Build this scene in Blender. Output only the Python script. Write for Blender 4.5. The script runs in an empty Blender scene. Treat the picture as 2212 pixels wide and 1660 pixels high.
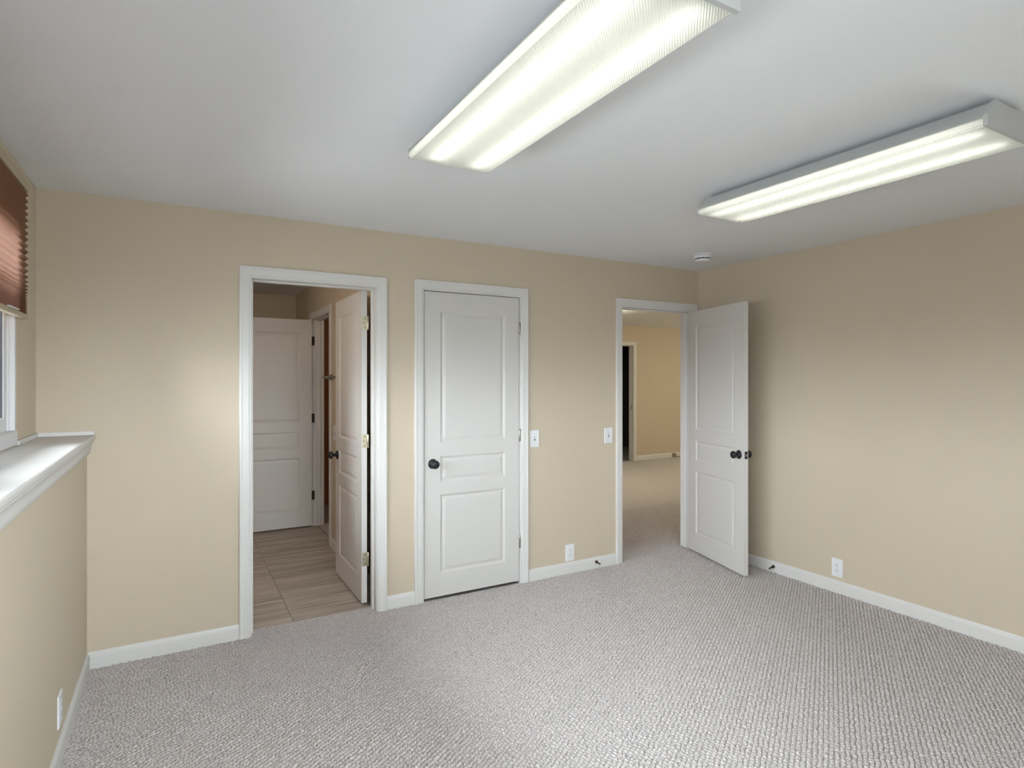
import bpy, bmesh, math, random
import numpy as np
from mathutils import Vector, Matrix

random.seed(7)
SC = bpy.context.scene
COL = SC.collection
R = math.radians

# ------------------------------------------------------------------ camera
F_PX, W_PX = 1272.0, 2212.0
CAM_H = 1.491
cam_d = bpy.data.cameras.new('camera')
cam_d.sensor_fit = 'HORIZONTAL'
cam_d.sensor_width = 36.0
cam_d.lens = F_PX / W_PX * 36.0
cam_d.shift_y = -12.0 / W_PX
cam_d.clip_start = 0.02
cam = bpy.data.objects.new('camera', cam_d)
COL.objects.link(cam)
cam.location = (0.0, 0.0, CAM_H)
cam.rotation_euler = (R(90), 0, -R(29.703))
SC.camera = cam

# ------------------------------------------------------------------ world, daylight, exposure
SKY = 33.5
wd = bpy.data.worlds.new('overcast_sky')
SC.world = wd
wd.use_nodes = True
bg = wd.node_tree.nodes['Background']
bg.inputs['Strength'].default_value = SKY
_wn = wd.node_tree
_tc = _wn.nodes.new('ShaderNodeTexCoord')
_sx = _wn.nodes.new('ShaderNodeSeparateXYZ')
_wn.links.new(_tc.outputs['Generated'], _sx.inputs[0])
_cr = _wn.nodes.new('ShaderNodeValToRGB')      # overcast sky above, ground and planting below the horizon
_cr.color_ramp.elements[0].position = 0.47
_cr.color_ramp.elements[0].color = (0.225, 0.23, 0.235, 1)
_cr.color_ramp.elements[1].position = 0.56
_cr.color_ramp.elements[1].color = (0.915, 0.94, 1.0, 1)
_mr = _wn.nodes.new('ShaderNodeMapRange')
_mr.inputs['From Min'].default_value = -1.0
_mr.inputs['From Max'].default_value = 1.0
_wn.links.new(_sx.outputs['Z'], _mr.inputs['Value'])
_wn.links.new(_mr.outputs['Result'], _cr.inputs['Fac'])
_wn.links.new(_cr.outputs['Color'], bg.inputs['Color'])

SC.view_settings.view_transform = 'Standard'
SC.view_settings.look = 'None'
SC.view_settings.gamma = 1.0
SC.view_settings.use_curve_mapping = False
SC.view_settings.exposure = 0.28
SC.cycles.max_bounces = 8
SC.cycles.diffuse_bounces = 5
SC.cycles.transmission_bounces = 8
SC.cycles.transparent_max_bounces = 10
SC.cycles.sample_clamp_indirect = 6.0
SC.cycles.use_light_tree = False
SC.cycles.use_adaptive_sampling = True
SC.cycles.adaptive_threshold = 0.05


def portal(name, loc, rot, sx, sy):
    """marks a window opening so the sky light is sampled through it"""
    d = bpy.data.lights.new(name, 'AREA')
    d.shape = 'RECTANGLE'
    d.size, d.size_y = sx, sy
    d.cycles.is_portal = True
    o = bpy.data.objects.new(name, d)
    COL.objects.link(o)
    o.location = loc
    o.rotation_euler = rot
    return o


# ------------------------------------------------------------------ measures of the place (metres)
H = 2.44                      # ceiling
YB = 3.704                    # back wall face
YB2 = 3.830                   # its other face
XR = 4.002                    # right wall face
XL = -0.397                   # knee wall face under the ledge
XU = -0.604                   # upper left wall face
YF = -0.66                    # wall behind the camera
XBR = 1.197                   # right wall of the bathroom
XBR2 = 1.312
YBF = 7.12                    # far wall of the bathroom
YHF = 8.19                    # far wall of the room beyond the open door
LEDGE = 1.200                 # top of window ledge
WIN = (-0.42, 3.285, 1.205, 2.225)    # window opening y0 y1 z0 z1

# ------------------------------------------------------------------ materials
MATS = {}


def mat(name, color, rough=0.5, metal=0.0, spec=0.5, bump=0.0, bscale=60.0, var=0.0, vscale=3.0, coat=0.0):
    m = bpy.data.materials.new(name)
    m.use_nodes = True
    nt = m.node_tree
    b = nt.nodes['Principled BSDF']
    b.inputs['Base Color'].default_value = (*color, 1)
    b.inputs['Roughness'].default_value = rough
    b.inputs['Metallic'].default_value = metal
    b.inputs['Specular IOR Level'].default_value = spec
    if coat:
        b.inputs['Coat Weight'].default_value = coat
    tc = nt.nodes.new('ShaderNodeTexCoord')
    if var:
        n = nt.nodes.new('ShaderNodeTexNoise')
        n.inputs['Scale'].default_value = vscale
        n.inputs['Detail'].default_value = 4
        nt.links.new(tc.outputs['Object'], n.inputs['Vector'])
        r = nt.nodes.new('ShaderNodeMapRange')
        r.inputs['From Min'].default_value = 0.3
        r.inputs['From Max'].default_value = 0.7
        r.inputs['To Min'].default_value = 1 - var
        r.inputs['To Max'].default_value = 1 + var
        nt.links.new(n.outputs['Fac'], r.inputs['Value'])
        mx = nt.nodes.new('ShaderNodeVectorMath')
        mx.operation = 'SCALE'
        mx.inputs[0].default_value = color
        nt.links.new(r.outputs['Result'], mx.inputs['Scale'])
        nt.links.new(mx.outputs['Vector'], b.inputs['Base Color'])
    if bump:
        n2 = nt.nodes.new('ShaderNodeTexNoise')
        n2.inputs['Scale'].default_value = bscale
        n2.inputs['Detail'].default_value = 3
        nt.links.new(tc.outputs['Object'], n2.inputs['Vector'])
        bp = nt.nodes.new('ShaderNodeBump')
        bp.inputs['Strength'].default_value = bump
        bp.inputs['Distance'].default_value = 0.002
        nt.links.new(n2.outputs['Fac'], bp.inputs['Height'])
        nt.links.new(bp.outputs['Normal'], b.inputs['Normal'])
    MATS[name] = m
    return m


M_WALL = mat('beige_paint', (0.60, 0.52, 0.41), 0.55, spec=0.3, bump=0.12, bscale=180, var=0.012, vscale=1.2)
M_CEIL = mat('ceiling_paint', (0.855, 0.875, 0.915), 0.8, spec=0.2, bump=0.12, bscale=150)
M_WHITE = mat('white_trim_paint', (0.72, 0.71, 0.70), 0.38, spec=0.4, bump=0.03, bscale=40)
M_DOOR = mat('white_door_paint', (0.66, 0.645, 0.63), 0.42, spec=0.35, bump=0.04, bscale=70)
M_BLACK = mat('matte_black_metal', (0.012, 0.013, 0.018), 0.38, metal=0.2, spec=0.5)
M_BARM = mat('dark_brushed_nickel', (0.20, 0.17, 0.14), 0.4, metal=0.9)
M_NICKEL = mat('brushed_nickel', (0.42, 0.40, 0.36), 0.35, metal=1.0)
M_BRASS = mat('pale_brass', (0.62, 0.58, 0.44), 0.32, metal=0.9)
M_BRONZE = mat('dark_bronze', (0.06, 0.035, 0.025), 0.45, metal=0.6)
M_VINYL = mat('white_vinyl', (0.74, 0.74, 0.76), 0.35, spec=0.4)
M_PLATE = mat('white_plastic', (0.80, 0.81, 0.84), 0.3, spec=0.5)
M_SLOT = mat('dark_slot', (0.03, 0.03, 0.035), 0.7)
M_SCREW = mat('screw_white', (0.55, 0.55, 0.56), 0.4)
M_FIX = mat('fixture_enamel', (0.52, 0.53, 0.53), 0.4, spec=0.4)
M_TAN = mat('tan_rail', (0.45, 0.37, 0.26), 0.45)
M_TERRA = mat('terracotta_paint', (0.34, 0.15, 0.07), 0.6)
M_SHADE = mat('painted_shade', (0.05, 0.045, 0.045), 0.8)  # near-black wall colour standing in for the shade of an unlit room
M_RUBBER = mat('white_rubber', (0.68, 0.68, 0.68), 0.6)
M_JACK = mat('aged_plastic', (0.26, 0.20, 0.12), 0.5)
M_GROUT = mat('grout', (0.24, 0.21, 0.18), 0.9)
M_BASE = mat('carpet_backing', (0.30, 0.28, 0.26), 0.95)


def mat_carpet(name, bump):
    m = bpy.data.materials.new(name)
    m.use_nodes = True
    nt = m.node_tree
    b = nt.nodes['Principled BSDF']
    b.inputs['Roughness'].default_value = 0.95
    b.inputs['Specular IOR Level'].default_value = 0.1
    tc = nt.nodes.new('ShaderNodeTexCoord')
    n = nt.nodes.new('ShaderNodeTexNoise')
    n.inputs['Scale'].default_value = 150
    n.inputs['Detail'].default_value = 3
    nt.links.new(tc.outputs['Object'], n.inputs['Vector'])
    cr = nt.nodes.new('ShaderNodeValToRGB')
    cr.color_ramp.elements[0].position = 0.33
    cr.color_ramp.elements[0].color = (0.39, 0.36, 0.352, 1)
    cr.color_ramp.elements[1].position = 0.60
    cr.color_ramp.elements[1].color = (0.63, 0.595, 0.585, 1)
    nt.links.new(n.outputs['Fac'], cr.inputs['Fac'])
    nt.links.new(cr.outputs['Color'], b.inputs['Base Color'])
    n2 = nt.nodes.new('ShaderNodeTexNoise')
    n2.inputs['Scale'].default_value = 420
    n2.inputs['Detail'].default_value = 2
    nt.links.new(tc.outputs['Object'], n2.inputs['Vector'])
    h_out = n2.outputs['Fac']
    if bump > 0.5:      # far pile: rows of loops as relief
        mp = nt.nodes.new('ShaderNodeMapping')
        mp.inputs['Rotation'].default_value = (0, 0, R(58))
        nt.links.new(tc.outputs['Object'], mp.inputs['Vector'])
        wv = nt.nodes.new('ShaderNodeTexWave')
        wv.inputs['Scale'].default_value = 16.0
        wv.inputs['Distortion'].default_value = 1.0
        wv.inputs['Detail'].default_value = 2
        wv.inputs['Detail Scale'].default_value = 6
        nt.links.new(mp.outputs['Vector'], wv.inputs['Vector'])
        ad = nt.nodes.new('ShaderNodeMath')
        ad.operation = 'ADD'
        nt.links.new(n2.outputs['Fac'], ad.inputs[0])
        nt.links.new(wv.outputs['Fac'], ad.inputs[1])
        h_out = ad.outputs[0]
    bp = nt.nodes.new('ShaderNodeBump')
    bp.inputs['Strength'].default_value = bump
    bp.inputs['Distance'].default_value = 0.004
    nt.links.new(h_out, bp.inputs['Height'])
    nt.links.new(bp.outputs['Normal'], b.inputs['Normal'])
    return m


M_CARPET = mat_carpet('loop_pile_carpet', 0.3)
M_CARPET_FAR = mat_carpet('loop_pile_carpet_far', 0.7)


def mat_tile():
    m = bpy.data.materials.new('streaked_porcelain')
    m.use_nodes = True
    nt = m.node_tree
    b = nt.nodes['Principled BSDF']
    b.inputs['Roughness'].default_value = 0.42
    oi = nt.nodes.new('ShaderNodeObjectInfo')
    geo = nt.nodes.new('ShaderNodeNewGeometry')
    mp = nt.nodes.new('ShaderNodeMapping')
    mp.inputs['Scale'].default_value = (1.1, 16.0, 1.0)
    nt.links.new(geo.outputs['Position'], mp.inputs['Vector'])
    sc = nt.nodes.new('ShaderNodeVectorMath')
    sc.operation = 'SCALE'
    sc.inputs[0].default_value = (7.0, 23.0, 11.0)
    nt.links.new(oi.outputs['Random'], sc.inputs['Scale'])
    ad = nt.nodes.new('ShaderNodeVectorMath')
    nt.links.new(mp.outputs['Vector'], ad.inputs[0])
    nt.links.new(sc.outputs['Vector'], ad.inputs[1])
    n = nt.nodes.new('ShaderNodeTexNoise')
    n.inputs['Scale'].default_value = 1.3
    n.inputs['Detail'].default_value = 7
    n.inputs['Roughness'].default_value = 0.62
    nt.links.new(ad.outputs['Vector'], n.inputs['Vector'])
    cr = nt.nodes.new('ShaderNodeValToRGB')
    cr.color_ramp.elements[0].position = 0.30
    cr.color_ramp.elements[0].color = (0.26, 0.22, 0.185, 1)
    cr.color_ramp.elements[1].position = 0.68
    cr.color_ramp.elements[1].color = (0.60, 0.54, 0.48, 1)
    e = cr.color_ramp.elements.new(0.5)
    e.color = (0.43, 0.38, 0.33, 1)
    nt.links.new(n.outputs['Fac'], cr.inputs['Fac'])
    nt.links.new(cr.outputs['Color'], b.inputs['Base Color'])
    return m


M_TILE = mat_tile()


def mat_emit(name, color, strength):
    m = bpy.data.materials.new(name)
    m.use_nodes = True
    nt = m.node_tree
    nt.nodes.clear()
    e = nt.nodes.new('ShaderNodeEmission')
    e.inputs['Color'].default_value = (*color, 1)
    e.inputs['Strength'].default_value = strength
    o = nt.nodes.new('ShaderNodeOutputMaterial')
    nt.links.new(e.outputs[0], o.inputs[0])
    return m


M_TUBE = mat_emit('fluorescent_tube_glow', (1.0, 0.99, 0.90), 4.5)
M_DOME = mat_emit('warm_dome_glow', (1.0, 0.92, 0.68), 100.0)


M_FILL_GLOBE = mat_emit('fill_globe_glow', (1.0, 0.80, 0.55), 14.0)  # glow of the lamp added in the terracotta room

M_VANITY_FILL = mat_emit('vanity_fill_glow', (1.0, 0.86, 0.74), 46.0)  # glow of the lamp added to brighten the bathroom


def mat_lens():
    m = bpy.data.materials.new('prismatic_acrylic')
    m.use_nodes = True
    nt = m.node_tree
    nt.nodes.clear()
    o = nt.nodes.new('ShaderNodeOutputMaterial')
    t = nt.nodes.new('ShaderNodeBsdfTranslucent')
    t.inputs['Color'].default_value = (0.86, 0.87, 0.84, 1)
    d = nt.nodes.new('ShaderNodeBsdfDiffuse')
    d.inputs['Color'].default_value = (0.75, 0.77, 0.72, 1)
    g = nt.nodes.new('ShaderNodeBsdfGlossy')
    g.inputs['Roughness'].default_value = 0.25
    g.inputs['Color'].default_value = (0.8, 0.8, 0.8, 1)
    m1 = nt.nodes.new('ShaderNodeMixShader')
    m1.inputs[0].default_value = 0.30
    m2 = nt.nodes.new('ShaderNodeMixShader')
    m2.inputs[0].default_value = 0.05
    nt.links.new(t.outputs[0], m1.inputs[1])
    nt.links.new(d.outputs[0], m1.inputs[2])
    nt.links.new(m1.outputs[0], m2.inputs[1])
    nt.links.new(g.outputs[0], m2.inputs[2])
    nt.links.new(m2.outputs[0], o.inputs[0])
    return m


M_LENS = mat_lens()


def mat_fabric():
    m = bpy.data.materials.new('brown_pleated_fabric')
    m.use_nodes = True
    nt = m.node_tree
    nt.nodes.clear()
    o = nt.nodes.new('ShaderNodeOutputMaterial')
    tc = nt.nodes.new('ShaderNodeTexCoord')
    n = nt.nodes.new('ShaderNodeTexNoise')
    n.inputs['Scale'].default_value = 90
    nt.links.new(tc.outputs['Object'], n.inputs['Vector'])
    cr = nt.nodes.new('ShaderNodeValToRGB')
    cr.color_ramp.elements[0].color = (0.16, 0.085, 0.05, 1)
    cr.color_ramp.elements[1].color = (0.22, 0.12, 0.072, 1)
    nt.links.new(n.outputs['Fac'], cr.inputs['Fac'])
    d = nt.nodes.new('ShaderNodeBsdfDiffuse')
    t = nt.nodes.new('ShaderNodeBsdfTranslucent')
    t.inputs['Color'].default_value = (0.29, 0.235, 0.215, 1)
    nt.links.new(cr.outputs['Color'], d.inputs['Color'])
    mx = nt.nodes.new('ShaderNodeAddShader')
    nt.links.new(d.outputs[0], mx.inputs[0])
    nt.links.new(t.outputs[0], mx.inputs[1])
    nt.links.new(mx.outputs[0], o.inputs[0])
    return m


M_FABRIC = mat_fabric()


def mat_glass():
    m = bpy.data.materials.new('window_glass')
    m.use_nodes = True
    nt = m.node_tree
    nt.nodes.clear()
    o = nt.nodes.new('ShaderNodeOutputMaterial')
    tr = nt.nodes.new('ShaderNodeBsdfTransparent')
    tr.inputs['Color'].default_value = (0.93, 0.96, 0.95, 1)
    g = nt.nodes.new('ShaderNodeBsdfGlossy')
    g.inputs['Roughness'].default_value = 0.02
    fr = nt.nodes.new('ShaderNodeFresnel')
    fr.inputs['IOR'].default_value = 1.45
    mx = nt.nodes.new('ShaderNodeMixShader')
    nt.links.new(fr.outputs[0], mx.inputs[0])
    nt.links.new(tr.outputs[0], mx.inputs[1])
    nt.links.new(g.outputs[0], mx.inputs[2])
    nt.links.new(mx.outputs[0], o.inputs[0])
    return m


M_GLASS = mat_glass()

# ------------------------------------------------------------------ helpers


def link(o, parent=None):
    COL.objects.link(o)
    if parent is not None:
        o.parent = parent
    return o


def mesh_obj(name, verts, faces, m, parent=None, smooth=False, merge=False):
    me = bpy.data.meshes.new(name)
    me.from_pydata([tuple(v) for v in verts], [], faces)
    bm = bmesh.new()
    bm.from_mesh(me)
    if merge:
        bmesh.ops.remove_doubles(bm, verts=bm.verts, dist=1e-5)
    bmesh.ops.recalc_face_normals(bm, faces=bm.faces)
    bm.to_mesh(me)
    bm.free()
    if smooth:
        for p in me.polygons:
            p.use_smooth = True
    me.materials.append(m)
    return link(bpy.data.objects.new(name, me), parent)


def box(name, x0, x1, y0, y1, z0, z1, m, parent=None, bevel=0.0, seg=2):
    bm = bmesh.new()
    bmesh.ops.create_cube(bm, size=1.0)
    for v in bm.verts:
        v.co = Vector(((x0 + x1) / 2 + v.co.x * (x1 - x0), (y0 + y1) / 2 + v.co.y * (y1 - y0), (z0 + z1) / 2 + v.co.z * (z1 - z0)))
    if bevel > 0:
        bmesh.ops.bevel(bm, geom=list(bm.edges), offset=bevel, segments=seg, affect='EDGES', profile=0.5)
    bmesh.ops.recalc_face_normals(bm, faces=bm.faces)
    me = bpy.data.meshes.new(name)
    bm.to_mesh(me)
    bm.free()
    me.materials.append(m)
    return link(bpy.data.objects.new(name, me), parent)


def loft(name, rings, m, parent=None, caps=True, closed=True, smooth=False):
    """rings: list of equally long lists of 3D points"""
    n = len(rings[0])
    vs = [p for r in rings for p in r]
    fs = []
    for i in range(len(rings) - 1):
        for j in range(n if closed else n - 1):
            k = (j + 1) % n
            fs.append((i * n + j, i * n + k, (i + 1) * n + k, (i + 1) * n + j))
    if caps and closed:
        fs.append(tuple(range(n)))
        fs.append(tuple(range((len(rings) - 1) * n, len(rings) * n)))
    return mesh_obj(name, vs, fs, m, parent, smooth)


def lathe(name, prof, origin, axis, m, parent=None, n=24, smooth=True):
    """prof: (radius, distance along axis)"""
    ax = Vector(axis).normalized()
    t = Vector((0, 0, 1)) if abs(ax.z) < 0.9 else Vector((1, 0, 0))
    u = ax.cross(t).normalized()
    w = ax.cross(u)
    rings = []
    for r, d in prof:
        rings.append([Vector(origin) + ax * d + (u * math.cos(2 * math.pi * k / n) + w * math.sin(2 * math.pi * k / n)) * max(r, 1e-4) for k in range(n)])
    return loft(name, rings, m, parent, caps=True, smooth=smooth)


def tube(name, pts, r, m, parent=None, n=8):
    rings = []
    P = [Vector(p) for p in pts]
    for i, p in enumerate(P):
        d = (P[min(i + 1, len(P) - 1)] - P[max(i - 1, 0)]).normalized()
        t = Vector((0, 0, 1)) if abs(d.z) < 0.9 else Vector((1, 0, 0))
        u = d.cross(t).normalized()
        w = d.cross(u)
        rings.append([p + (u * math.cos(2 * math.pi * k / n) + w * math.sin(2 * math.pi * k / n)) * r for k in range(n)])
    return loft(name, rings, m, parent, smooth=True)


def empty(name, loc=(0, 0, 0), rz=0.0):
    o = bpy.data.objects.new(name, None)
    o.empty_display_size = 0.1
    o.location = loc
    o.rotation_euler = (0, 0, rz)
    COL.objects.link(o)
    return o


def thing(o, label, cat, group=None):
    o['label'] = label
    o['category'] = cat
    if group:
        o['group'] = group
    return o


def struct(o, label=None):
    o['kind'] = 'structure'
    if label:
        o['label'] = label
    return o


def wall(name, axis, c0, c1, u0, u1, z0, z1, holes, m):
    """slab between c0..c1 on AXIS ('x' or 'y'), spanning u0..u1 on the other, with rectangular openings (ua, ub, za, zb)"""
    us = sorted({u0, u1, *[h[0] for h in holes], *[h[1] for h in holes]})
    zs = sorted({z0, z1, *[h[2] for h in holes], *[h[3] for h in holes]})
    us = [u for u in us if u0 <= u <= u1]
    zs = [z for z in zs if z0 <= z <= z1]

    def solid(i, j):
        if i < 0 or j < 0 or i >= len(us) - 1 or j >= len(zs) - 1:
            return False
        uc, zc = (us[i] + us[i + 1]) / 2, (zs[j] + zs[j + 1]) / 2
        return not any(h[0] < uc < h[1] and h[2] < zc < h[3] for h in holes)

    vs, fs = [], []

    def pt(u, c, z):
        return (c, u, z) if axis == 'x' else (u, c, z)

    def quad(a, b, c, d):
        k = len(vs)
        vs.extend([a, b, c, d])
        fs.append((k, k + 1, k + 2, k + 3))

    for i in range(len(us) - 1):
        for j in range(len(zs) - 1):
            if not solid(i, j):
                continue
            a, b, c, d = us[i], us[i + 1], zs[j], zs[j + 1]
            for cc in (c0, c1):
                quad(pt(a, cc, c), pt(b, cc, c), pt(b, cc, d), pt(a, cc, d))
            if not solid(i - 1, j):
                quad(pt(a, c0, c), pt(a, c1, c), pt(a, c1, d), pt(a, c0, d))
            if not solid(i + 1, j):
                quad(pt(b, c0, c), pt(b, c1, c), pt(b, c1, d), pt(b, c0, d))
            if not solid(i, j - 1):
                quad(pt(a, c0, c), pt(b, c0, c), pt(b, c1, c), pt(a, c1, c))
            if not solid(i, j + 1):
                quad(pt(a, c0, d), pt(b, c0, d), pt(b, c1, d), pt(a, c1, d))
    o = mesh_obj(name, vs, fs, m, merge=True)
    return struct(o)


# ------------------------------------------------------------------ openings
JT = 0.018                                     # jamb board thickness
D1 = dict(a=0.381, b=1.112, top=2.072)         # to bathroom
D2 = dict(a=1.437, b=2.177, top=2.081)         # closet
D3 = dict(a=3.142, b=3.918, top=2.072)         # to room beyond
D4 = dict(a=5.395, b=6.170, top=2.085)         # bathroom to dressing room (along y)
D5 = dict(a=6.40, b=7.205, top=2.085)          # far wall of room beyond


def hole(d, z0=-0.05):
    return (d['a'] - JT, d['b'] + JT, z0, d['top'] + JT)


# ------------------------------------------------------------------ shell
ZB = -0.05
wall('wall_back', 'y', YB, YB2, XU - 0.14, 9.3, ZB, H, [hole(D1, ZB), hole(D2, ZB), hole(D3, ZB)], M_WALL)
wall('wall_right', 'x', XR, XR + 0.12, YF - 0.12, YB, ZB, H, [(-0.45, 0.85, 1.25, 1.97)], M_WALL)
wall('wall_left_lower', 'x', XU - 0.14, XL, YF, YB, ZB, LEDGE - 0.025, [], M_WALL)
wall('wall_left_upper', 'x', XU - 0.14, XU, YF, YB, LEDGE - 0.025, H, [WIN], M_WALL)
FILL_RWIN = (-0.20, 1.45, 1.20, 2.02)  # opening of the window added behind the camera for fill
FILL_SWIN = (-0.45, 0.85, 1.25, 1.97)  # opening of the fill window added in the right wall
wall('wall_front', 'y', YF - 0.12, YF, XU - 0.14, XR, ZB, H, [FILL_RWIN], M_WALL)
wall('wall_bathroom_left', 'x', -0.74, -0.62, YB2, YBF, ZB, H, [], M_WALL)
wall('wall_bathroom_far', 'y', YBF, YBF + 0.12, -0.74, XBR2, ZB, H, [], M_WALL)
wall('wall_dressing_far', 'y', YBF, YBF + 0.12, XBR2, 3.1, ZB, H, [], M_TERRA)
wall('wall_bathroom_right', 'x', XBR, XBR2, YB2, YBF, ZB, H, [hole(D4, ZB)], M_WALL)
wall('wall_closet_far', 'y', 4.60, 4.70, XBR2, 3.0, ZB, H, [], M_WALL)
wall('wall_dressing_right', 'x', 3.0, 3.1, YB2, YBF, ZB, H, [], M_TERRA)
wall('wall_hall_far', 'y', YHF, YHF + 0.12, 3.0, 9.3, ZB, H, [hole(D5, ZB)], M_WALL)
wall('wall_hall_right', 'x', 9.2, 9.3, YB2, YHF, ZB, H, [], M_WALL)
wall('wall_hall_left', 'x', 2.9, 3.0, YBF + 0.12, YHF + 0.12, ZB, H, [], M_WALL)
struct(box('ceiling', XU - 0.14, 9.4, YF - 0.12, 10.6, H, H + 0.08, M_CEIL))
# dark room past the far doorway, its shade put into the wall colour
wall('wall_dark_far', 'y', 10.2, 10.3, 5.8, 8.6, ZB, H, [], M_SHADE)
wall('wall_dark_left', 'x', 5.7, 5.8, YHF + 0.12, 10.3, ZB, H, [], M_SHADE)
wall('wall_dark_right', 'x', 8.6, 8.7, YHF + 0.12, 10.3, ZB, H, [], M_SHADE)

floor = struct(box('floor', XU - 0.14, 9.4, YF - 0.12, 10.6, -0.06, -0.012, M_BASE))

# carpet in the rooms beyond, as one piece each
far_carpet = box('hall_carpet', 3.0, 9.2, YB2 + 0.35, YHF, -0.012, -0.001, M_CARPET_FAR, floor)
far_carpet['kind'] = 'stuff'
side_carpet = box('dressing_room_carpet', XBR + 0.06, 3.0, 4.70, YBF, -0.012, -0.001, M_CARPET_FAR, floor)
side_carpet['kind'] = 'stuff'
near_carpet = box('carpet_underlay', XL, XR, YF, YB + 0.02, -0.012, -0.0075, M_CARPET_FAR, floor)
near_carpet['kind'] = 'stuff'


# ------------------------------------------------------------------ loop pile carpet, real relief
def carpet():
    S, L = 0.0196, 0.0180          # row pitch, loop length
    NB, NA = 6, 5                  # samples per row, per loop
    th = R(58.0)
    da = np.array([math.sin(th), math.cos(th)])      # along the rows
    db = np.array([math.cos(th), -math.sin(th)])     # across the rows
    corners = np.array([(XL, 0.0), (XR, 0.0), (XR, 5.4), (XL, 3.8), (5.2, 5.4)])
    a = corners @ da
    b = corners @ db
    ia0, ia1 = int(a.min() / L) - 1, int(a.max() / L) + 2
    ib0, ib1 = int(b.min() / S) - 1, int(b.max() / S) + 2
    na, nb = (ia1 - ia0) * NA, (ib1 - ib0) * NB
    A = ia0 + np.arange(na + 1) / NA
    B = ib0 + np.arange(nb + 1) / NB
    AA, BB = np.meshgrid(A, B, indexing='ij')
    X = AA * L * da[0] + BB * S * db[0]
    Y = AA * L * da[1] + BB * S * db[1]
    rng = np.random.default_rng(3)
    # row and loop profiles
    row = np.floor(BB + 1e-6).astype(int) - ib0
    fb = BB - np.floor(BB + 1e-6)
    nrow = ib1 - ib0 + 2
    shift = rng.uniform(-0.5, 0.5, nrow)
    slant = rng.uniform(0.15, 0.55, nrow)
    a2 = AA + shift[row] + slant[row] * (fb - 0.5)
    li = np.floor(a2).astype(int)
    fa = a2 - li
    tab = rng.normal(0, 1, (nrow, 1024))
    hgt = tab[row, li % 1024]
    nxt = tab[row, (li + 1) % 1024]
    prof_b = 0.12 + 0.88 * np.power(np.clip(1 - np.abs(2 * fb - 1) ** 3.0, 0, 1), 0.6)
    prof_a = np.power(np.clip(1 - np.abs(2 * fa - 1) ** 3.0, 0, 1), 0.6)
    edge = 0.10 + 0.10 * hgt
    h = prof_b * (edge + (1 - edge) * prof_a) * (1.0 + 0.13 * hgt) * (1.0 + 0.10 * (fa - 0.5) * nxt)
    Z = -0.0085 + 0.0092 * np.clip(h, 0, 1.25)
    # wander of the yarn in plan
    X = X + 0.0022 * np.sin(AA * 1.7 + tab[row, 5] * 3) * db[0] + 0.0010 * (hgt - nxt) * da[0]
    Y = Y + 0.0022 * np.sin(AA * 1.7 + tab[row, 5] * 3) * db[1] + 0.0010 * (hgt - nxt) * da[1]
    # keep the part in the rooms and within sight (and a step to the side)
    xc = X[:-1, :-1]
    yc = Y[:-1, :-1]
    fwd = 0.4955 * xc + 0.8686 * yc
    room = (xc > XL + 0.004) & (xc < XR - 0.004) & (yc < YB - 0.004)
    dr1 = (xc > D1['a'] + 0.002) & (xc < D1['b'] - 0.002) & (yc < 3.792) & (yc > 3.6)
    dr3 = (xc > D3['a'] + 0.002) & (xc < D3['b'] - 0.002) & (yc < YB2 + 0.02) & (yc > 3.6)
    hall = (yc > YB2 + 0.005) & (yc < YB2 + 0.36) & (xc > 3.05) & (xc < 4.7)
    far2 = (yc >= YB2 + 0.355) & (yc < 5.2) & (xc > 3.4) & (xc < 5.2) & (xc < 3.9 + 0.95 * (yc - 3.7)) & (xc > 3.0 + 0.72 * (yc - 3.7))
    keep = ((room & (fwd > 1.75)) | dr1 | dr3 | hall | far2)
    ii, jj = np.nonzero(keep)
    w = nb + 1
    quads = np.stack([ii * w + jj, (ii + 1) * w + jj, (ii + 1) * w + jj + 1, ii * w + jj + 1], 1)
    used, inv = np.unique(quads, return_inverse=True)
    quads = inv.reshape(-1, 4)[:, ::-1]
    co = np.stack([X.ravel(), Y.ravel(), Z.ravel()], 1)[used]
    hid = (co[:, 1] > YB2 + 0.35) & (co[:, 0] > 3.0)
    co[hid, 2] += 0.004
    me = bpy.data.meshes.new('carpet_pile')
    me.vertices.add(len(co))
    me.vertices.foreach_set('co', co.ravel())
    nq = len(quads)
    me.loops.add(nq * 4)
    me.loops.foreach_set('vertex_index', quads.ravel().astype(np.int32))
    me.polygons.add(nq)
    me.polygons.foreach_set('loop_start', np.arange(0, nq * 4, 4, dtype=np.int32))
    me.polygons.foreach_set('loop_total', np.full(nq, 4, dtype=np.int32))
    me.polygons.foreach_set('use_smooth', np.ones(nq, dtype=bool))
    me.update(calc_edges=True)
    me.validate()
    me.materials.append(M_CARPET)
    o = link(bpy.data.objects.new('carpet_pile', me), floor)
    o['kind'] = 'stuff'
    o['label'] = 'light greige loop pile carpet in diagonal rows'
    return o


carpet()

# bathroom tiles, laid lengthways along the back wall
ty0, tw, tl, gap = 3.796, 0.303, 0.606, 0.003
xj = 0.628
tile_me = None
box('tile_bed', -0.62, XBR, 3.79, YBF, -0.012, -0.0075, M_GROUT, floor)
for j in range(11):
    y0 = ty0 + j * tw
    for i in range(-3, 1):
        x0 = xj + i * tl
        x1 = x0 + tl - gap
        y1 = min(y0 + tw - gap, YBF)
        x0c, x1c = max(x0, -0.62), min(x1, XBR)
        if i == 0:
            x1c = XBR if y0 < D4['a'] - 0.2 or y0 > D4['b'] else XBR + 0.05
        if x1c - x0c < 0.02 or y1 - y0 < 0.02:
            continue
        box('tile', x0c, x1c, y0, y1, -0.0075, -0.001, M_TILE, floor, bevel=0.0012, seg=1)

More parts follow.
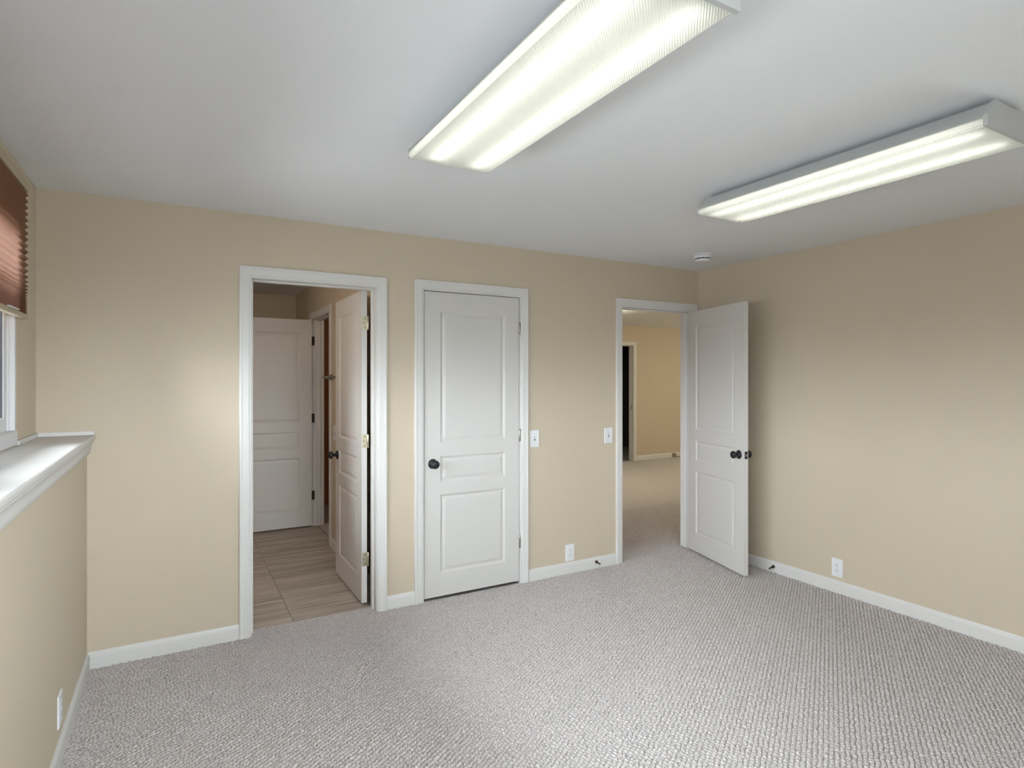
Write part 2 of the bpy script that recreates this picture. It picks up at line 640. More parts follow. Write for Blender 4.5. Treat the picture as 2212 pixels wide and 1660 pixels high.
# ------------------------------------------------------------------ profiles
CASE_W, REV = 0.063, 0.005
CASE = [(0, 0), (0, .0085), (.003, .010), (.010, .0105), (.0125, .013), (.046, .0150), (.050, .0172), (.059, .0172), (.063, .0145), (.063, 0)]
BASE = [(0, 0), (.0125, 0), (.0125, .062), (.0105, .072), (.0055, .080), (.004, .0845), (0, .0845)]
BH = 0.0845


def casing_set(parent, d, face, out, axis='y', z0=-0.006):
    """three mitred casing boards around an opening. face: wall face coordinate, out: +1/-1 direction into the room"""
    a, b, t = d['a'] - REV, d['b'] + REV, d['top'] + REV

    def P(u, v, z):
        return (u, face + out * v, z) if axis == 'y' else (face + out * v, u, z)
    loft('casing', [[P(a - u, v, z0) for u, v in CASE], [P(a - u, v, t + u) for u, v in CASE]], M_WHITE, parent)
    loft('casing', [[P(b + u, v, z0) for u, v in CASE], [P(b + u, v, t + u) for u, v in CASE]], M_WHITE, parent)
    loft('casing', [[P(a - u, v, t + u) for u, v in CASE], [P(b + u, v, t + u) for u, v in CASE]], M_WHITE, parent)


def jamb_set(parent, d, c0, c1, axis='y', stop=None, z0=-0.006):
    a, b, t = d['a'], d['b'], d['top']

    def bx(n, u0, u1, k0, k1, zz0, zz1, bev=0.001):
        if axis == 'y':
            box(n, u0, u1, k0, k1, zz0, zz1, M_WHITE, parent, bevel=bev, seg=1)
        else:
            box(n, k0, k1, u0, u1, zz0, zz1, M_WHITE, parent, bevel=bev, seg=1)
    bx('jamb', a - JT, a, c0, c1, z0, t + JT)
    bx('jamb', b, b + JT, c0, c1, z0, t + JT)
    bx('head_jamb', a, b, c0, c1, t, t + JT)
    if stop:
        s0, s1 = stop
        bx('door_stop_strip', a, a + .011, s0, s1, z0, t, .002)
        bx('door_stop_strip', b - .011, b, s0, s1, z0, t, .002)
        bx('door_stop_strip', a + .011, b - .011, s0, s1, t - .011, t, .002)


def frame(name, d, c0, c1, face, out, axis='y', stop=None, label=None):
    e = struct(empty(name), label)
    casing_set(e, d, face, out, axis)
    jamb_set(e, d, c0, c1, axis, stop)
    return e


f1 = frame('trim_1', D1, YB, YB2, YB, -1, 'y', (3.752, 3.790), 'white moulded casing around the bathroom doorway')
f2 = frame('trim_2', D2, YB, YB2, YB, -1, 'y', (3.746, 3.784), 'white moulded casing around the shut closet door')
f3 = frame('trim_3', D3, YB, YB2, YB, -1, 'y', (3.746, 3.784), 'white moulded casing around the doorway in the corner')
f4 = frame('trim_4', D4, XBR, XBR2, XBR, -1, 'x', (1.238, 1.276), 'white casing of the doorway inside the bathroom')
f5 = frame('trim_5', D5, YHF, YHF + 0.12, YHF, -1, 'y', (8.25, 8.29), 'white casing of the dark doorway in the room beyond')
box('strike_plate', D5['b'] - 0.0015, D5['b'] + .0005, 8.215, 8.245, 0.93, 1.0, M_NICKEL, f5)
for z in (1.87, 1.09, 0.31):     # hinge leaves let into the jambs
    box('hinge_leaf', 1.188, 1.218, D4['b'] - 0.0018, D4['b'] + .0004, z - .045, z + .045, M_BRONZE, f4, bevel=.0006, seg=1)
    box('hinge_leaf', D1['b'] - 0.0012, D1['b'] + .0004, 3.80, 3.829, z - .045, z + .045, M_NICKEL, f1, bevel=.0004, seg=1)


# ------------------------------------------------------------------ doors
def hole_ring(inset, depth):
    return inset, depth


STICK = [(0, 0), (.005, .0022), (.010, .0062), (.014, .0078), (.018, .0078)]       # moulding going in
FIELD = [(.018, .0078), (.022, .0070), (.038, .0028), (.041, .0026)]               # raised field coming out


def door(name, pin, rot, w, h, ty, hinge_m, label, hinges=True, knob_in=True):
    """hinge line at the origin, leaf along +x, thickness from 0 to ty*t"""
    t = 0.035
    e = empty(name, pin, rot)
    struct(e, label)
    x0, x1, z0, z1 = 0.003, w, 0.0, h
    st = 0.115
    pans = [(x0 + st, x1 - st, .155, .687), (x0 + st, x1 - st, .772, .947), (x0 + st, x1 - st, 1.037, 1.930)]
    vs, fs = [], []

    def quad(a, b, c, d):
        k = len(vs)
        vs.extend([a, b, c, d])
        fs.append((k, k + 1, k + 2, k + 3))

    def rect(p, ins):
        return (p[0] + ins, p[1] - ins, p[2] + ins, p[3] - ins)

    for side in (0, 1):
        yf = 0.0 if side == 0 else ty * t
        inn = ty if side == 0 else -ty          # direction into the leaf
        us = [x0, x0 + st, x1 - st, x1]
        zs = [z0, .155, .687, .772, .947, 1.037, 1.930, z1]
        for i in range(3):
            for j in range(7):
                if i == 1 and j in (1, 3, 5):
                    continue
                quad((us[i], yf, zs[j]), (us[i + 1], yf, zs[j]), (us[i + 1], yf, zs[j + 1]), (us[i], yf, zs[j + 1]))
        for p in pans:
            for q in range(len(STICK) - 1):
                A, B = rect(p, STICK[q][0]), rect(p, STICK[q + 1][0])
                ya, yb = yf + inn * STICK[q][1], yf + inn * STICK[q + 1][1]
                ca = [(A[0], ya, A[2]), (A[1], ya, A[2]), (A[1], ya, A[3]), (A[0], ya, A[3])]
                cb = [(B[0], yb, B[2]), (B[1], yb, B[2]), (B[1], yb, B[3]), (B[0], yb, B[3])]
                for k in range(4):
                    quad(ca[k], ca[(k + 1) % 4], cb[(k + 1) % 4], cb[k])
            pv, pf = [], []
            for q in range(len(FIELD)):
                A = rect(p, FIELD[q][0])
                ya = yf + inn * FIELD[q][1]
                pv.extend([(A[0], ya, A[2]), (A[1], ya, A[2]), (A[1], ya, A[3]), (A[0], ya, A[3])])
                if q:
                    for k in range(4):
                        pf.append(((q - 1) * 4 + k, (q - 1) * 4 + (k + 1) % 4, q * 4 + (k + 1) % 4, q * 4 + k))
            n = (len(FIELD) - 1) * 4
            pf.append((n, n + 1, n + 2, n + 3))
            A = rect(p, FIELD[0][0])
            yb = yf + inn * .0095
            k = len(pv)
            pv.extend([(A[0], yb, A[2]), (A[1], yb, A[2]), (A[1], yb, A[3]), (A[0], yb, A[3])])
            pf.append((k, k + 1, k + 2, k + 3))
            for q in range(4):
                pf.append((q, (q + 1) % 4, k + (q + 1) % 4, k + q))
            mesh_obj('panel', pv, pf, M_DOOR, e)
    ya, yb = 0.0, ty * t
    quad((x0, ya, z0), (x0, yb, z0), (x0, yb, z1), (x0, ya, z1))
    quad((x1, ya, z0), (x1, yb, z0), (x1, yb, z1), (x1, ya, z1))
    quad((x0, ya, z0), (x1, ya, z0), (x1, yb, z0), (x0, yb, z0))
    quad((x0, ya, z1), (x1, ya, z1), (x1, yb, z1), (x0, yb, z1))
    mesh_obj('leaf', vs, fs, M_DOOR, e, merge=True)
    # knobs
    kx, kz = w - 0.060, 0.900
    kp = [(.0, .0), (.033, .0), (.0335, .003), (.031, .007), (.022, .010), (.0125, .014), (.0115, .030), (.016, .034),
          (.0245, .039), (.0285, .046), (.0285, .052), (.0255, .059), (.018, .0625), (.006, .064), (0, .064)]
    for side in (0, 1):
        yf = 0.0 if side == 0 else ty * t
        out = -ty if side == 0 else ty
        if side == 1 and not knob_in:
            continue
        lathe('knob', kp, (kx, yf, kz), (0, out, 0), M_BLACK, e, n=28)
    y_lo, y_hi = sorted((ty * .006, ty * .029))
    lp = box('latch_plate', w - .001, w + .0012, y_lo, y_hi, kz - .028, kz + .028, M_BLACK, e, bevel=.0005, seg=1)
    bxp = box('latch_bolt', w, w + .009, ty * .0175 - .006, ty * .0175 + .006, kz - .008, kz + .008, M_NICKEL, lp, bevel=.003)
    if hinges:
        for z in (0.285, 1.062, 1.840):
            hg = lathe('hinge', [(0, -.046), (.004, -.046), (.0062, -.043), (.0062, .043), (.004, .046), (0, .046)], (0, -ty * .0065, z), (0, 0, 1), hinge_m, e, n=14)
            lo, hi = sorted((-ty * .004, ty * .031))
            pl = box('hinge_plate', .0012, .0034, lo, hi, z - .0445, z + .0445, hinge_m, hg, bevel=.0008, seg=1)
            for dz, dy in ((-.030, .014), (0, .021), (.030, .014)):
                lathe('screw', [(0, 0), (.0035, 0), (.003, .0008), (0, .0008)], (.0012, ty * dy, z + dz), (-1, 0, 0), M_SLOT, hg, n=10)
    return e


ZD = 0.016
door('door_1', (1.0920, 3.8400, ZD), R(90.0), 0.727, 2.052, +1, M_BRASS, 'white three-panel door standing open into the bathroom, black knob')
door('door_2', (2.1745, 3.7055, ZD), R(180), 0.735, 2.060, -1, M_NICKEL, 'white three-panel closet door, shut, round black knob', knob_in=False)
door('door_3', (3.9130, 3.6905, ZD), R(255), 0.768, 2.050, -1, M_BLACK, 'white three-panel door swung open into the carpeted room')
door('door_4', (1.1860, 6.1660, ZD), R(180), 0.768, 2.062, +1, M_BRONZE, 'white three-panel door standing open inside the bathroom')


# ------------------------------------------------------------------ baseboards
def base_run(parent, p0, p1, nrm, z0=-0.006):
    p0, p1, n = Vector(p0), Vector(p1), Vector(nrm)
    rings = [[Vector((p.x, p.y, z0)) + n * v + Vector((0, 0, zz * (BH - z0) / BH)) for v, zz in BASE] for p in (p0, p1)]
    return loft('board', rings, M_WHITE, parent)


cw = REV + CASE_W
bb = struct(empty('baseboard_back'), 'white baseboard along the wall with the doors')
for xa, xb in ((XL, D1['a'] - cw), (D1['b'] + cw, D2['a'] - cw), (D2['b'] + cw, D3['a'] - cw)):
    base_run(bb, (xa, YB, 0), (xb, YB, 0), (0, -1, 0))
br = struct(empty('baseboard_right'), 'white baseboard along the plain wall behind the open door')
base_run(br, (XR, YF, 0), (XR, YB, 0), (-1, 0, 0))
bl = struct(empty('baseboard_left'), 'white baseboard at the foot of the knee wall')
base_run(bl, (XL, YF, 0), (XL, YB - .0125, 0), (1, 0, 0))
bt = struct(empty('baseboard_bathroom'), 'white baseboard in the bathroom')
base_run(bt, (XBR, YB2, 0), (XBR, D4['a'] - cw, 0), (-1, 0, 0), z0=-.001)
base_run(bt, (XBR, D4['b'] + cw, 0), (XBR, YBF, 0), (-1, 0, 0), z0=-.001)
base_run(bt, (-0.62, YBF, 0), (XBR, YBF, 0), (0, -1, 0), z0=-.001)
bh = struct(empty('baseboard_hall'), 'white baseboard in the room beyond')
base_run(bh, (D5['b'] + cw, YHF, 0), (9.2, YHF, 0), (0, -1, 0), z0=-.001)
base_run(bh, (3.0, YHF, 0), (D5['a'] - cw, YHF, 0), (0, -1, 0), z0=-.001)
bd = struct(empty('baseboard_dressing'), 'white baseboard in the terracotta room')
base_run(bd, (3.0, 4.7, 0), (3.0, YBF, 0), (-1, 0, 0), z0=-.001)

# ------------------------------------------------------------------ window ledge with apron moulding
lg = struct(empty('trim_6'), 'deep white window ledge with moulded front edge')
XN = XL + 0.036
nose = [(XU, LEDGE - .024), (XU, LEDGE), (XN - .008, LEDGE), (XN - .003, LEDGE - .002), (XN, LEDGE - .007), (XN, LEDGE - .017), (XN - .003, LEDGE - .022), (XN - .008, LEDGE - .024)]
loft('ledge_board', [[(x, y, z) for x, z in nose] for y in (YF, YB)], M_WHITE, lg)
apr = [(XL, LEDGE - .024), (XL + .028, LEDGE - .024), (XL + .027, LEDGE - .034), (XL + .021, LEDGE - .044), (XL + .018, LEDGE - .056), (XL + .017, LEDGE - .078), (XL + .012, LEDGE - .092), (XL + .006, LEDGE - .100), (XL, LEDGE - .102)]
loft('apron_moulding', [[(x, y, z) for x, z in apr] for y in (YF, YB)], M_WHITE, lg)
box('back_strip', XU, XN - .004, YB - .012, YB, LEDGE, LEDGE + .021, M_WHITE, lg, bevel=.003)
box('back_strip', XU, XU + .012, 3.292, YB - .012, LEDGE, LEDGE + .021, M_WHITE, lg, bevel=.003)


# ------------------------------------------------------------------ window in the upper left wall
def window_left():
    w = struct(empty('window_1'), 'white vinyl sliding window above the ledge')
    y0, y1, z0, z1 = WIN
    fx0, fx1 = XU - .085, XU + .006
    fw = .030
    box('frame_rail', fx0, fx1, y0, y1, z0, z0 + .062, M_VINYL, w, bevel=.003)
    box('frame_rail', fx0, fx1, y0, y1, z1 - .05, z1, M_VINYL, w, bevel=.003)
    box('frame_stile', fx0, fx1 - .004, y1 - fw, y1, z0 + .060, z1 - .048, M_VINYL, w, bevel=.003)
    box('frame_stile', fx0, fx1 - .004, y0, y0 + fw, z0 + .060, z1 - .048, M_VINYL, w, bevel=.003)
    box('frame_track', fx0 + .012, fx1 - .022, y1 - fw - .012, y1 - fw, z0 + .060, z1 - .048, M_VINYL, w, bevel=.002)
    n = 3
    pw = (y1 - y0 - 2 * fw) / n
    for i in range(n):
        a = y0 + fw + i * pw + (.002 if i else .0)
        b = y0 + fw + (i + 1) * pw
        sx0 = fx0 + (.032 if i != 1 else .002)
        sx1 = sx0 + .030
        s = empty('sash')
        s.parent = w
        sw = .062
        box('sash_stile', sx0, sx1, a, a + sw, z0 + .058, z1 - .046, M_VINYL, s, bevel=.003)
        box('sash_stile', sx0, sx1, b - sw, b, z0 + .058, z1 - .046, M_VINYL, s, bevel=.003)
        box('sash_rail', sx0, sx1, a + sw, b - sw, z0 + .058, z0 + .058 + sw, M_VINYL, s, bevel=.003)
        box('sash_rail', sx0, sx1, a + sw, b - sw, z1 - .046 - sw, z1 - .046, M_VINYL, s, bevel=.003)
        xm = (sx0 + sx1) / 2
        box('gasket', sx0 + .006, sx1 - .004, b - sw - .004, b - sw, z0 + .058 + sw, z1 - .046 - sw, M_SLOT, s)
        box('pane', xm - .002, xm + .002, a + sw - .006, b - sw + .006, z0 + .058 + sw - .006, z1 - .046 - sw + .006, M_GLASS, s)
    portal('window_portal', (fx0 - .02, (y0 + y1) / 2, (z0 + z1) / 2), (0, R(-90), 0), z1 - z0, y1 - y0)


window_left()


def fill_window_rear():  # added behind the camera to fill the room with daylight
    w = struct(empty('fill_window_2'), 'added white vinyl window in the wall facing the doors, unseen, for fill light')
    x0, x1, z0, z1 = FILL_RWIN
    a0, a1 = YF - .09, YF + .004
    for xa, xb in ((x0, x0 + .05), (x1 - .05, x1), ((x0 + x1) / 2 - .03, (x0 + x1) / 2 + .03)):
        box('frame_stile', xa, xb, a0, a1, z0, z1, M_VINYL, w, bevel=.003)
    for za, zb in ((z0, z0 + .05), (z1 - .05, z1)):
        box('frame_rail', x0, x1, a0, a1, za, zb, M_VINYL, w, bevel=.003)
    for xa, xb in ((x0 + .05, (x0 + x1) / 2 - .03), ((x0 + x1) / 2 + .03, x1 - .05)):
        box('pane', xa, xb, YF - .05, YF - .046, z0 + .05, z1 - .05, M_GLASS, w)
    portal('fill_portal_rear', ((x0 + x1) / 2, a0 - .02, (z0 + z1) / 2), (R(90), 0, R(180)), x1 - x0, z1 - z0)


fill_window_rear()


def fill_window_side():  # added out of view to light the knee wall and left side
    w = struct(empty('fill_window_3'), 'added white vinyl window at the near end of the plain wall, unseen, for fill light')
    y0, y1, z0, z1 = FILL_SWIN
    xa, xb = XR - .004, XR + .09
    for ya, yb in ((y0, y0 + .05), (y1 - .05, y1)):
        box('frame_stile', xa, xb, ya, yb, z0, z1, M_VINYL, w, bevel=.003)
    for za, zb in ((z0, z0 + .05), (z1 - .05, z1)):
        box('frame_rail', xa, xb, y0 + .05, y1 - .05, za, zb, M_VINYL, w, bevel=.003)
    box('pane', XR + .046, XR + .05, y0 + .05, y1 - .05, z0 + .05, z1 - .05, M_GLASS, w)
    portal('fill_portal_side', (XR + .12, (y0 + y1) / 2, (z0 + z1) / 2), (0, R(90), 0), z1 - z0, y1 - y0)


fill_window_side()




# ------------------------------------------------------------------ pleated shade
def shade():
    y0, y1 = -0.46, 3.318
    top, bot = 2.352, 1.752
    xw = XU + .004
    e = thing(empty('window_shade', (xw, (y0 + y1) / 2, bot)), 'brown pleated cellular shade half lowered over the window', 'window shade')
    off = Vector((xw, (y0 + y1) / 2, bot))

    def loc(p):
        return Vector(p) - off
    # headrail
    hp = [(xw, top), (xw + .034, top), (xw + .038, top - .004), (xw + .038, top - .036), (xw + .034, top - .040), (xw, top - .040)]
    loft('headrail', [[loc((x, y, z)) for x, z in hp] for y in (y0, y1 + .006)], M_TAN, e)
    bp = [(xw + .006, bot + .004), (xw + .010, bot), (xw + .030, bot), (xw + .034, bot + .004), (xw + .034, bot + .018), (xw + .031, bot + .021), (xw + .009, bot + .021), (xw + .006, bot + .018)]
    loft('bottom_rail', [[loc((x, y, z)) for x, z in bp] for y in (y0, y1 + .001)], M_TAN, e)
    # pleats: wide at the top, gathered below
    zs = [top - .040]
    sp = [.0262] * 13 + [.0225, .019, .016, .0135, .0115, .010, .009, .008, .0072] + [.0062] * 8
    k = (top - .040 - bot - .021) / sum(sp)
    for s in sp:
        zs.append(zs[-1] - s * k)
    front, back = [], []
    for i in range(len(zs) - 1):
        d = (zs[i] - zs[i + 1])
        dep = .0145 if d > .012 else .0115
        front += [(xw + .020, zs[i]), (xw + .020 + dep, (zs[i] + zs[i + 1]) / 2)]
        back += [(xw + .016, zs[i]), (xw + .016 - dep, (zs[i] + zs[i + 1]) / 2)]
    front.append((xw + .020, zs[-1]))
    back.append((xw + .016, zs[-1]))
    for prof, nm in ((front, 'front_pleats'), (back, 'back_pleats')):
        vs, fs = [], []
        for y in (y0 + .004, y1 - .002):
            vs += [loc((x, y, z)) for x, z in prof]
        n = len(prof)
        for i in range(n - 1):
            fs.append((i, i + 1, n + i + 1, n + i))
        mesh_obj(nm, vs, fs, M_FABRIC, e)
    box('pull_handle', xw + .034 - off.x, xw + .046 - off.x, 2.93 - off.y, 3.085 - off.y, .0185, .0225, M_PLATE, e, bevel=.0015)


shade()


# ------------------------------------------------------------------ fluorescent wraparound fixtures
def fixture(cx, cy, label):
    hw, ln = .172, 1.232
    zb, zl, zt = 2.330, 2.360, 2.420
    e = thing(empty('fluorescent_light', (cx, cy, H)), label, 'ceiling light')
    y0, y1 = -ln / 2, ln / 2
    Z = lambda z: z - H
    # housing pan, sloping sides, open below
    pan_o = [(-hw + .003, zl - .006), (-hw + .003, zl), (-hw + .058, zt), (hw - .058, zt), (hw - .003, zl), (hw - .003, zl - .006)]
    pan_i = [(hw - .005, zl - .006), (hw - .005, zl - .001), (hw - .060, zt - .003), (-hw + .060, zt - .003), (-hw + .005, zl - .001), (-hw + .005, zl - .006)]
    ring = pan_o + pan_i
    loft('housing', [[(x, y, Z(z)) for x, z in ring] for y in (y0 + .004, y1 - .004)], M_FIX, e)
    # spacer holding it off the ceiling
    box('mounting_bar', -.06, .06, y0 + .12, y1 - .12, Z(zt) - .001, 0.0, M_FIX, e)
    # end plates
    capp = [(-hw - .002, zb - .003), (-hw - .002, zl + .004), (-hw + .054, zt + .003), (hw - .054, zt + .003), (hw + .002, zl + .004), (hw + .002, zb - .003)]
    loft('end_plate', [[(x, y, Z(z)) for x, z in capp] for y in (y0 - .010, y0 + .004)], M_FIX, e)
    capq = [(-hw + .001, zb + .004), (-hw - .002, zl + .004), (-hw + .054, zt + .003), (hw - .054, zt + .003), (hw + .002, zl + .004), (hw - .001, zb + .004)]
    loft('end_plate', [[(x, y, Z(z)) for x, z in capq] for y in (y1 - .004, y1 + .004)], M_FIX, e)
    # lens: diagonal prism ribs below, rounded long edges turned up at the sides
    vs, fs = [], []
    ya, yb = y0 + .004, y1 - .004
    xe = hw - .010
    side = [(-hw, zl), (-hw, zb + .012), (-hw + .003, zb + .005), (-hw + .010, zb + .001)]
    for sg in (-1, 1):
        k0 = len(vs)
        for y in (ya, yb):
            vs += [(-sg * x, y, Z(z)) for x, z in side]
        for q in range(3):
            fs.append((k0 + q, k0 + q + 1, k0 + 5 + q, k0 + 4 + q))
    nx, ny = math.sin(R(45)), -math.cos(R(45))
    pitch, amp = .0064, .0026

    def clip(poly, c, keep_above):
        out = []
        for q in range(len(poly)):
            a, b = poly[q], poly[(q + 1) % len(poly)]
            sa, sb = a[0] * nx + a[1] * ny - c, b[0] * nx + b[1] * ny - c
            ina, inb = (sa >= 0) == keep_above, (sb >= 0) == keep_above
            if ina:
                out.append(a)
            if ina != inb:
                t = sa / (sa - sb)
                out.append((a[0] + (b[0] - a[0]) * t, a[1] + (b[1] - a[1]) * t))
        return out

    rect4 = [(-xe, ya), (xe, ya), (xe, yb), (-xe, yb)]
    span = (xe + max(abs(ya), abs(yb))) * .7072
    nk = int(span / pitch) + 2
    for k in range(-nk, nk):
        for c0, c1, h0, h1 in ((k * pitch, (k + .66) * pitch, 0, amp), ((k + .66) * pitch, (k + 1) * pitch, amp, 0)):
            p = clip(rect4, c0, True)
            if len(p) >= 3:
                p = clip(p, c1, False)
            if len(p) < 3:
                continue
            k0 = len(vs)
            for x, y in p:
                f = min(1, max(0, (x * nx + y * ny - c0) / (c1 - c0)))
                vs.append((x, y, Z(zb) + h0 + (h1 - h0) * f))
            fs.append(tuple(range(k0, k0 + len(p))))
    mesh_obj('lens', vs, fs, M_LENS, e)
    for s in (-1, 1):
        t = lathe('tube', [(0, -.585), (.0125, -.585), (.0125, .585), (0, .585)], (s * .088, 0, Z(2.369)), (0, 1, 0), M_TUBE, e, n=14)
        for q in (-1, 1):
            lathe('tube_cap', [(0, 0), (.0135, 0), (.0135, .018), (0, .018)], (s * .088, q * .5855, Z(2.369)), (0, q, 0), M_NICKEL, t, n=12)
    return e


fixture(0.943, 1.533, 'long lit fluorescent ceiling light, the one nearer the window wall')
fixture(2.494, 1.533, 'long lit fluorescent ceiling light, the one nearer the plain wall')


# ------------------------------------------------------------------ smoke detector
def smoke():
    e = thing(empty('smoke_detector', (3.50, 3.19, H)), 'round white smoke detector on the ceiling by the corner', 'smoke detector')
    lathe('mounting_plate', [(0, 0), (.072, 0), (.072, -.005), (.069, -.008), (0, -.008)], (0, 0, 0), (0, 0, 1), M_PLATE, e, n=40)
    lathe('body', [(0, -.008), (.066, -.008), (.064, -.026), (.0625, -.0310), (.056, -.0313), (.056, -.0395), (.0590, -.0400), (.055, -.050), (.045, -.056), (.02, -.058), (0, -.058)], (0, 0, 0), (0, 0, 1), M_PLATE, e, n=40)
    lathe('vent_band', [(.0565, -.0315), (.0575, -.0315), (.0575, -.0393), (.0565, -.0393)], (0, 0, 0), (0, 0, 1), M_SLOT, e, n=40)
    for k in range(12):
        a = 2 * math.pi * k / 12
        c, s = math.cos(a), math.sin(a)
        lathe('vent_rib', [(0, -.0312), (.0024, -.0312), (.0024, -.0398), (0, -.0398)], (.0575 * c, .0575 * s, 0), (0, 0, 1), M_PLATE, e, n=6)


smoke()


# ------------------------------------------------------------------ switches and outlets (built facing -y, turned to their wall)
def plate(e, w, h):
    bm = bmesh.new()
    bmesh.ops.create_cube(bm, size=1)
    for v in bm.verts:
        front = v.co.y < 0
        sx = w - (.006 if front else 0)
        sz = h - (.006 if front else 0)
        v.co = Vector((v.co.x * sx, -.0065 if front else 0, v.co.z * sz))
    bmesh.ops.bevel(bm, geom=list(bm.edges), offset=.0012, segments=2, affect='EDGES')
    bmesh.ops.recalc_face_normals(bm, faces=bm.faces)
    me = bpy.data.meshes.new('plate')
    bm.to_mesh(me)
    bm.free()
    me.materials.append(M_PLATE)
    return link(bpy.data.objects.new('plate', me), e)


def screw(e, x, z):
    s = lathe('screw', [(0, 0), (.0032, 0), (.0028, .0009), (0, .0011)], (x, -.0062, z), (0, -1, 0), M_SCREW, e, n=12)
    return s


def switch(loc, rz, label, gangs=1):
    e = thing(empty('light_switch', loc, rz), label, 'light switch')
    plate(e, .082 if gangs == 1 else .120, .127)
    for g in range(gangs):
        x = 0 if gangs == 1 else (-.023 + .046 * g)
        box('toggle_slot', x - .0052, x + .0052, -.0070, -.0060, -.0125, .0125, M_SLOT, e)
        tg = [(-.0042, -.006), (.0042, -.006), (.0036, -.018), (-.0036, -.018)]
        loft('toggle', [[(x + a, b, (-.004 if b > -.01 else .003)) for a, b in tg], [(x + a, b, (.009 if b > -.01 else .0095)) for a, b in tg]], M_PLATE, e)
        screw(e, x, .030)
        screw(e, x, -.030)
    return e


def outlet(loc, rz, label):
    e = thing(empty('power_outlet', loc, rz), label, 'outlet')
    plate(e, .082, .127)
    for s in (-1, 1):
        zc = s * .0195
        pts = []
        for k in range(28):
            a = 2 * math.pi * k / 28
            x, z = .0172 * math.cos(a), .0172 * math.sin(a)
            pts.append((x, max(-.0142, min(.0142, z))))
        rc = loft('receptacle', [[(x * k2, y, zc + z * k2) for x, z in pts] for y, k2 in ((-.0055, 1.0), (-.0078, 1.0), (-.0084, .95))], M_PLATE, e)
        box('slot', -.0078, -.0054, -.0089, -.0080, zc + .000, zc + .0085, M_SLOT, rc)
        box('slot', .0056, .0076, -.0089, -.0080, zc + .001, zc + .0080, M_SLOT, rc)
        lathe('ground_hole', [(0, 0), (.0027, 0), (.0027, .0006), (0, .0006)], (0, -.0083, zc - .0068), (0, -1, 0), M_SLOT, rc, n=12)
    screw(e, 0, 0)
    return e


switch((2.303, YB, 1.045), 0, 'white toggle switch plate close beside the shut closet door')
switch((2.998, YB, 1.038), 0, 'white toggle switch plate beside the corner doorway')
switch((XBR, 5.175, 1.020), R(-90), 'white two-gang switch plate on the bathroom wall', gangs=2)
outlet((2.622, YB, 0.155), 0, 'white duplex outlet low on the wall between two doors')
outlet((XR, 2.439, 0.172), R(-90), 'white duplex outlet low on the plain wall behind the open door')
outlet((XL, 2.872, 0.200), R(90), 'white duplex outlet low on the knee wall under the ledge')


# ------------------------------------------------------------------ spring door stops on the baseboards
def stop(loc, rz, label):
    e = thing(empty('door_stop', loc, rz), label, 'door stop')
    lathe('spring_base', [(0, 0), (.0125, 0), (.0120, .004), (.0085, .018), (.0055, .030), (.0050, .036), (0, .036)], (0, 0, 0), (0, -1, -.14), M_BRONZE, e, n=18)
    ax = Vector((0, -1, -.14)).normalized()
    pts = []
    for k in range(64):
        a = k * 2 * math.pi / 8
        d = .028 + .036 * k / 63
        pts.append(ax * d + Vector((.0042 * math.cos(a), 0, .0042 * math.sin(a))))
    tube('spring', pts, .0016, M_BRONZE, e, n=6)
    lathe('rubber_tip', [(0, 0), (.0065, 0), (.0072, .004), (.0072, .014), (.005, .017), (0, .0175)], ax * .062, ax, M_RUBBER, e, n=16)


stop((2.868, YB - .0125, .050), 0, 'spring door stop with white tip below the outlet between the doors')
stop((XR - .0125, 2.935, .045), R(-90), 'spring door stop with white tip on the plain wall near the open door')


# ------------------------------------------------------------------ towel bar in the bathroom
def towel_bar():
    zb = 1.503
    e = thing(empty('towel_bar', (XBR, 4.99, zb)), 'brushed nickel towel bar on the bathroom wall', 'towel bar')
    xo = -.070
    for y in (-.305, .315):
        vs = []
        for x, s in ((0, .024), (-.006, .024), (-.050, .009), (-.078, .009)):
            vs.append([(x, y - s, -s), (x, y + s, -s), (x, y + s, s), (x, y - s, s)])
        loft('bracket', vs, M_BARM, e)
    box('bar', xo - .007, xo + .007, -.345, .355, -.007, .007, M_BARM, e, bevel=.0015)


towel_bar()


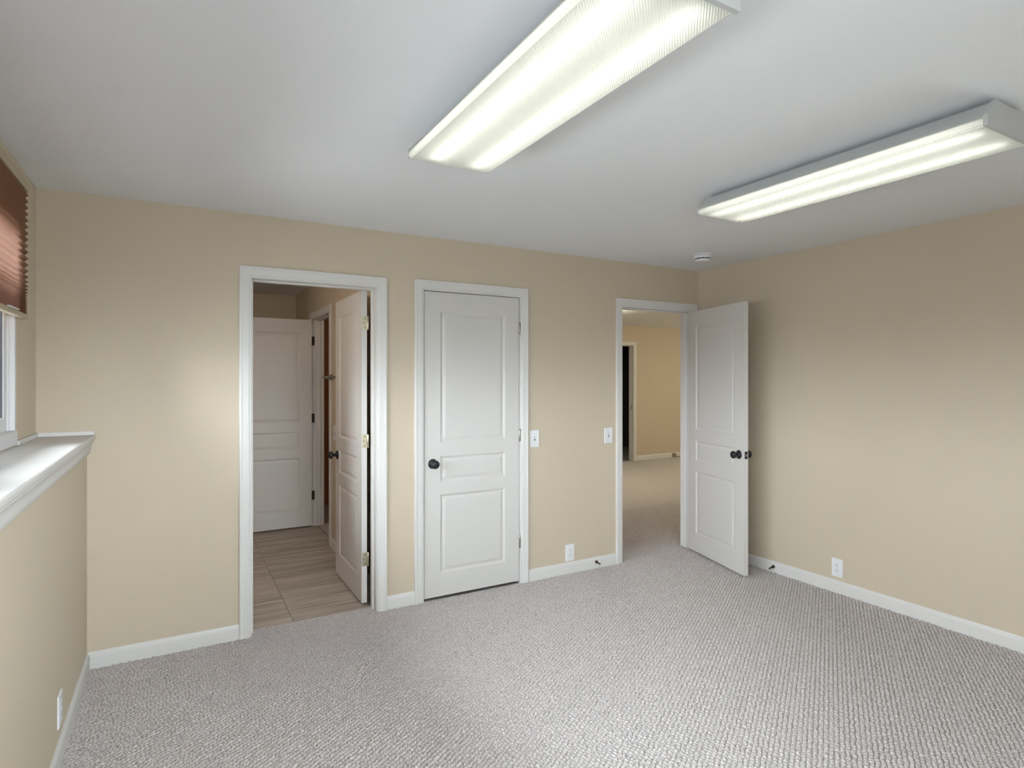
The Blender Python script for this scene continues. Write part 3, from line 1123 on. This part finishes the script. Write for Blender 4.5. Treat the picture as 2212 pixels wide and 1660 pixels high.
# ------------------------------------------------------------------ room beyond: cable box and ceiling lamp
def cable_box():
    e = thing(empty('cable_jack', (8.185, YHF - .0125, .0)), 'small brown cable jack box on the baseboard of the room beyond', 'cable jack')
    b = box('jack_box', -.036, .036, -.030, 0, .010, .078, M_JACK, e, bevel=.006)
    b.rotation_euler = (0, R(12), 0)
    b.location = (0, 0, 0)
    box('jack_port', -.012, .022, -.033, -.029, .030, .056, M_TAN, e, bevel=.002)
    tube('cord', [(.025, -.02, .022), (.07, -.03, .012), (.14, -.035, .006), (.25, -.04, .006), (.6, -.05, .006)], .0055, M_JACK, e)


cable_box()


def dome(loc, label):
    e = thing(empty('ceiling_lamp', loc), label, 'ceiling lamp')
    lathe('lamp_base', [(0, 0), (.165, 0), (.165, -.018), (.155, -.02), (0, -.02)], (0, 0, 0), (0, 0, 1), M_WHITE, e, n=36)
    lathe('lamp_shade', [(.15, -.02), (.148, -.04), (.125, -.065), (.08, -.082), (.03, -.089), (0, -.09)], (0, 0, 0), (0, 0, 1), M_DOME, e, n=36)


dome((5.075, 6.46, H), 'lit flush ceiling lamp in the room beyond, just past the open doorway')
dome((8.45, 6.10, H), 'added lit flush ceiling lamp in the room beyond, unseen, by its side wall')  # second lamp, added out of view to brighten the far wall



def fill_globe():  # lamp added to lift the room seen past the bathroom
    e = thing(empty('fill_globe_lamp', (2.1, 5.6, H)), 'small lit globe lamp added to brighten the terracotta room past the bathroom', 'ceiling lamp')
    lathe('lamp_base', [(0, 0), (.06, 0), (.06, -.015), (.03, -.03), (0, -.03)], (0, 0, 0), (0, 0, 1), M_WHITE, e, n=24)
    lathe('globe', [(0, -.03), (.035, -.035), (.07, -.07), (.078, -.105), (.065, -.145), (.03, -.168), (0, -.172)], (0, 0, 0), (0, 0, 1), M_FILL_GLOBE, e, n=24)


fill_globe()


# ------------------------------------------------------------------ bathroom fill light, added as a vanity lamp (unseen, round the corner from the doorway)
def vanity():
    e = thing(empty('vanity_fill_light', (-0.62, 4.12, 1.95)), 'added three-globe fill light, unseen, on the bathroom wall facing the towel bar', 'added wall lamp')
    box('back_plate', 0, .02, -.25, .25, -.05, .05, M_NICKEL, e, bevel=.004)
    for y in (-.17, 0, .17):
        lathe('globe', [(0, 0), (.03, .004), (.05, .03), (.055, .055), (.045, .085), (.02, .105), (0, .108)], (.02, y, 0), (1, 0, 0), M_VANITY_FILL, e, n=20)


vanity()
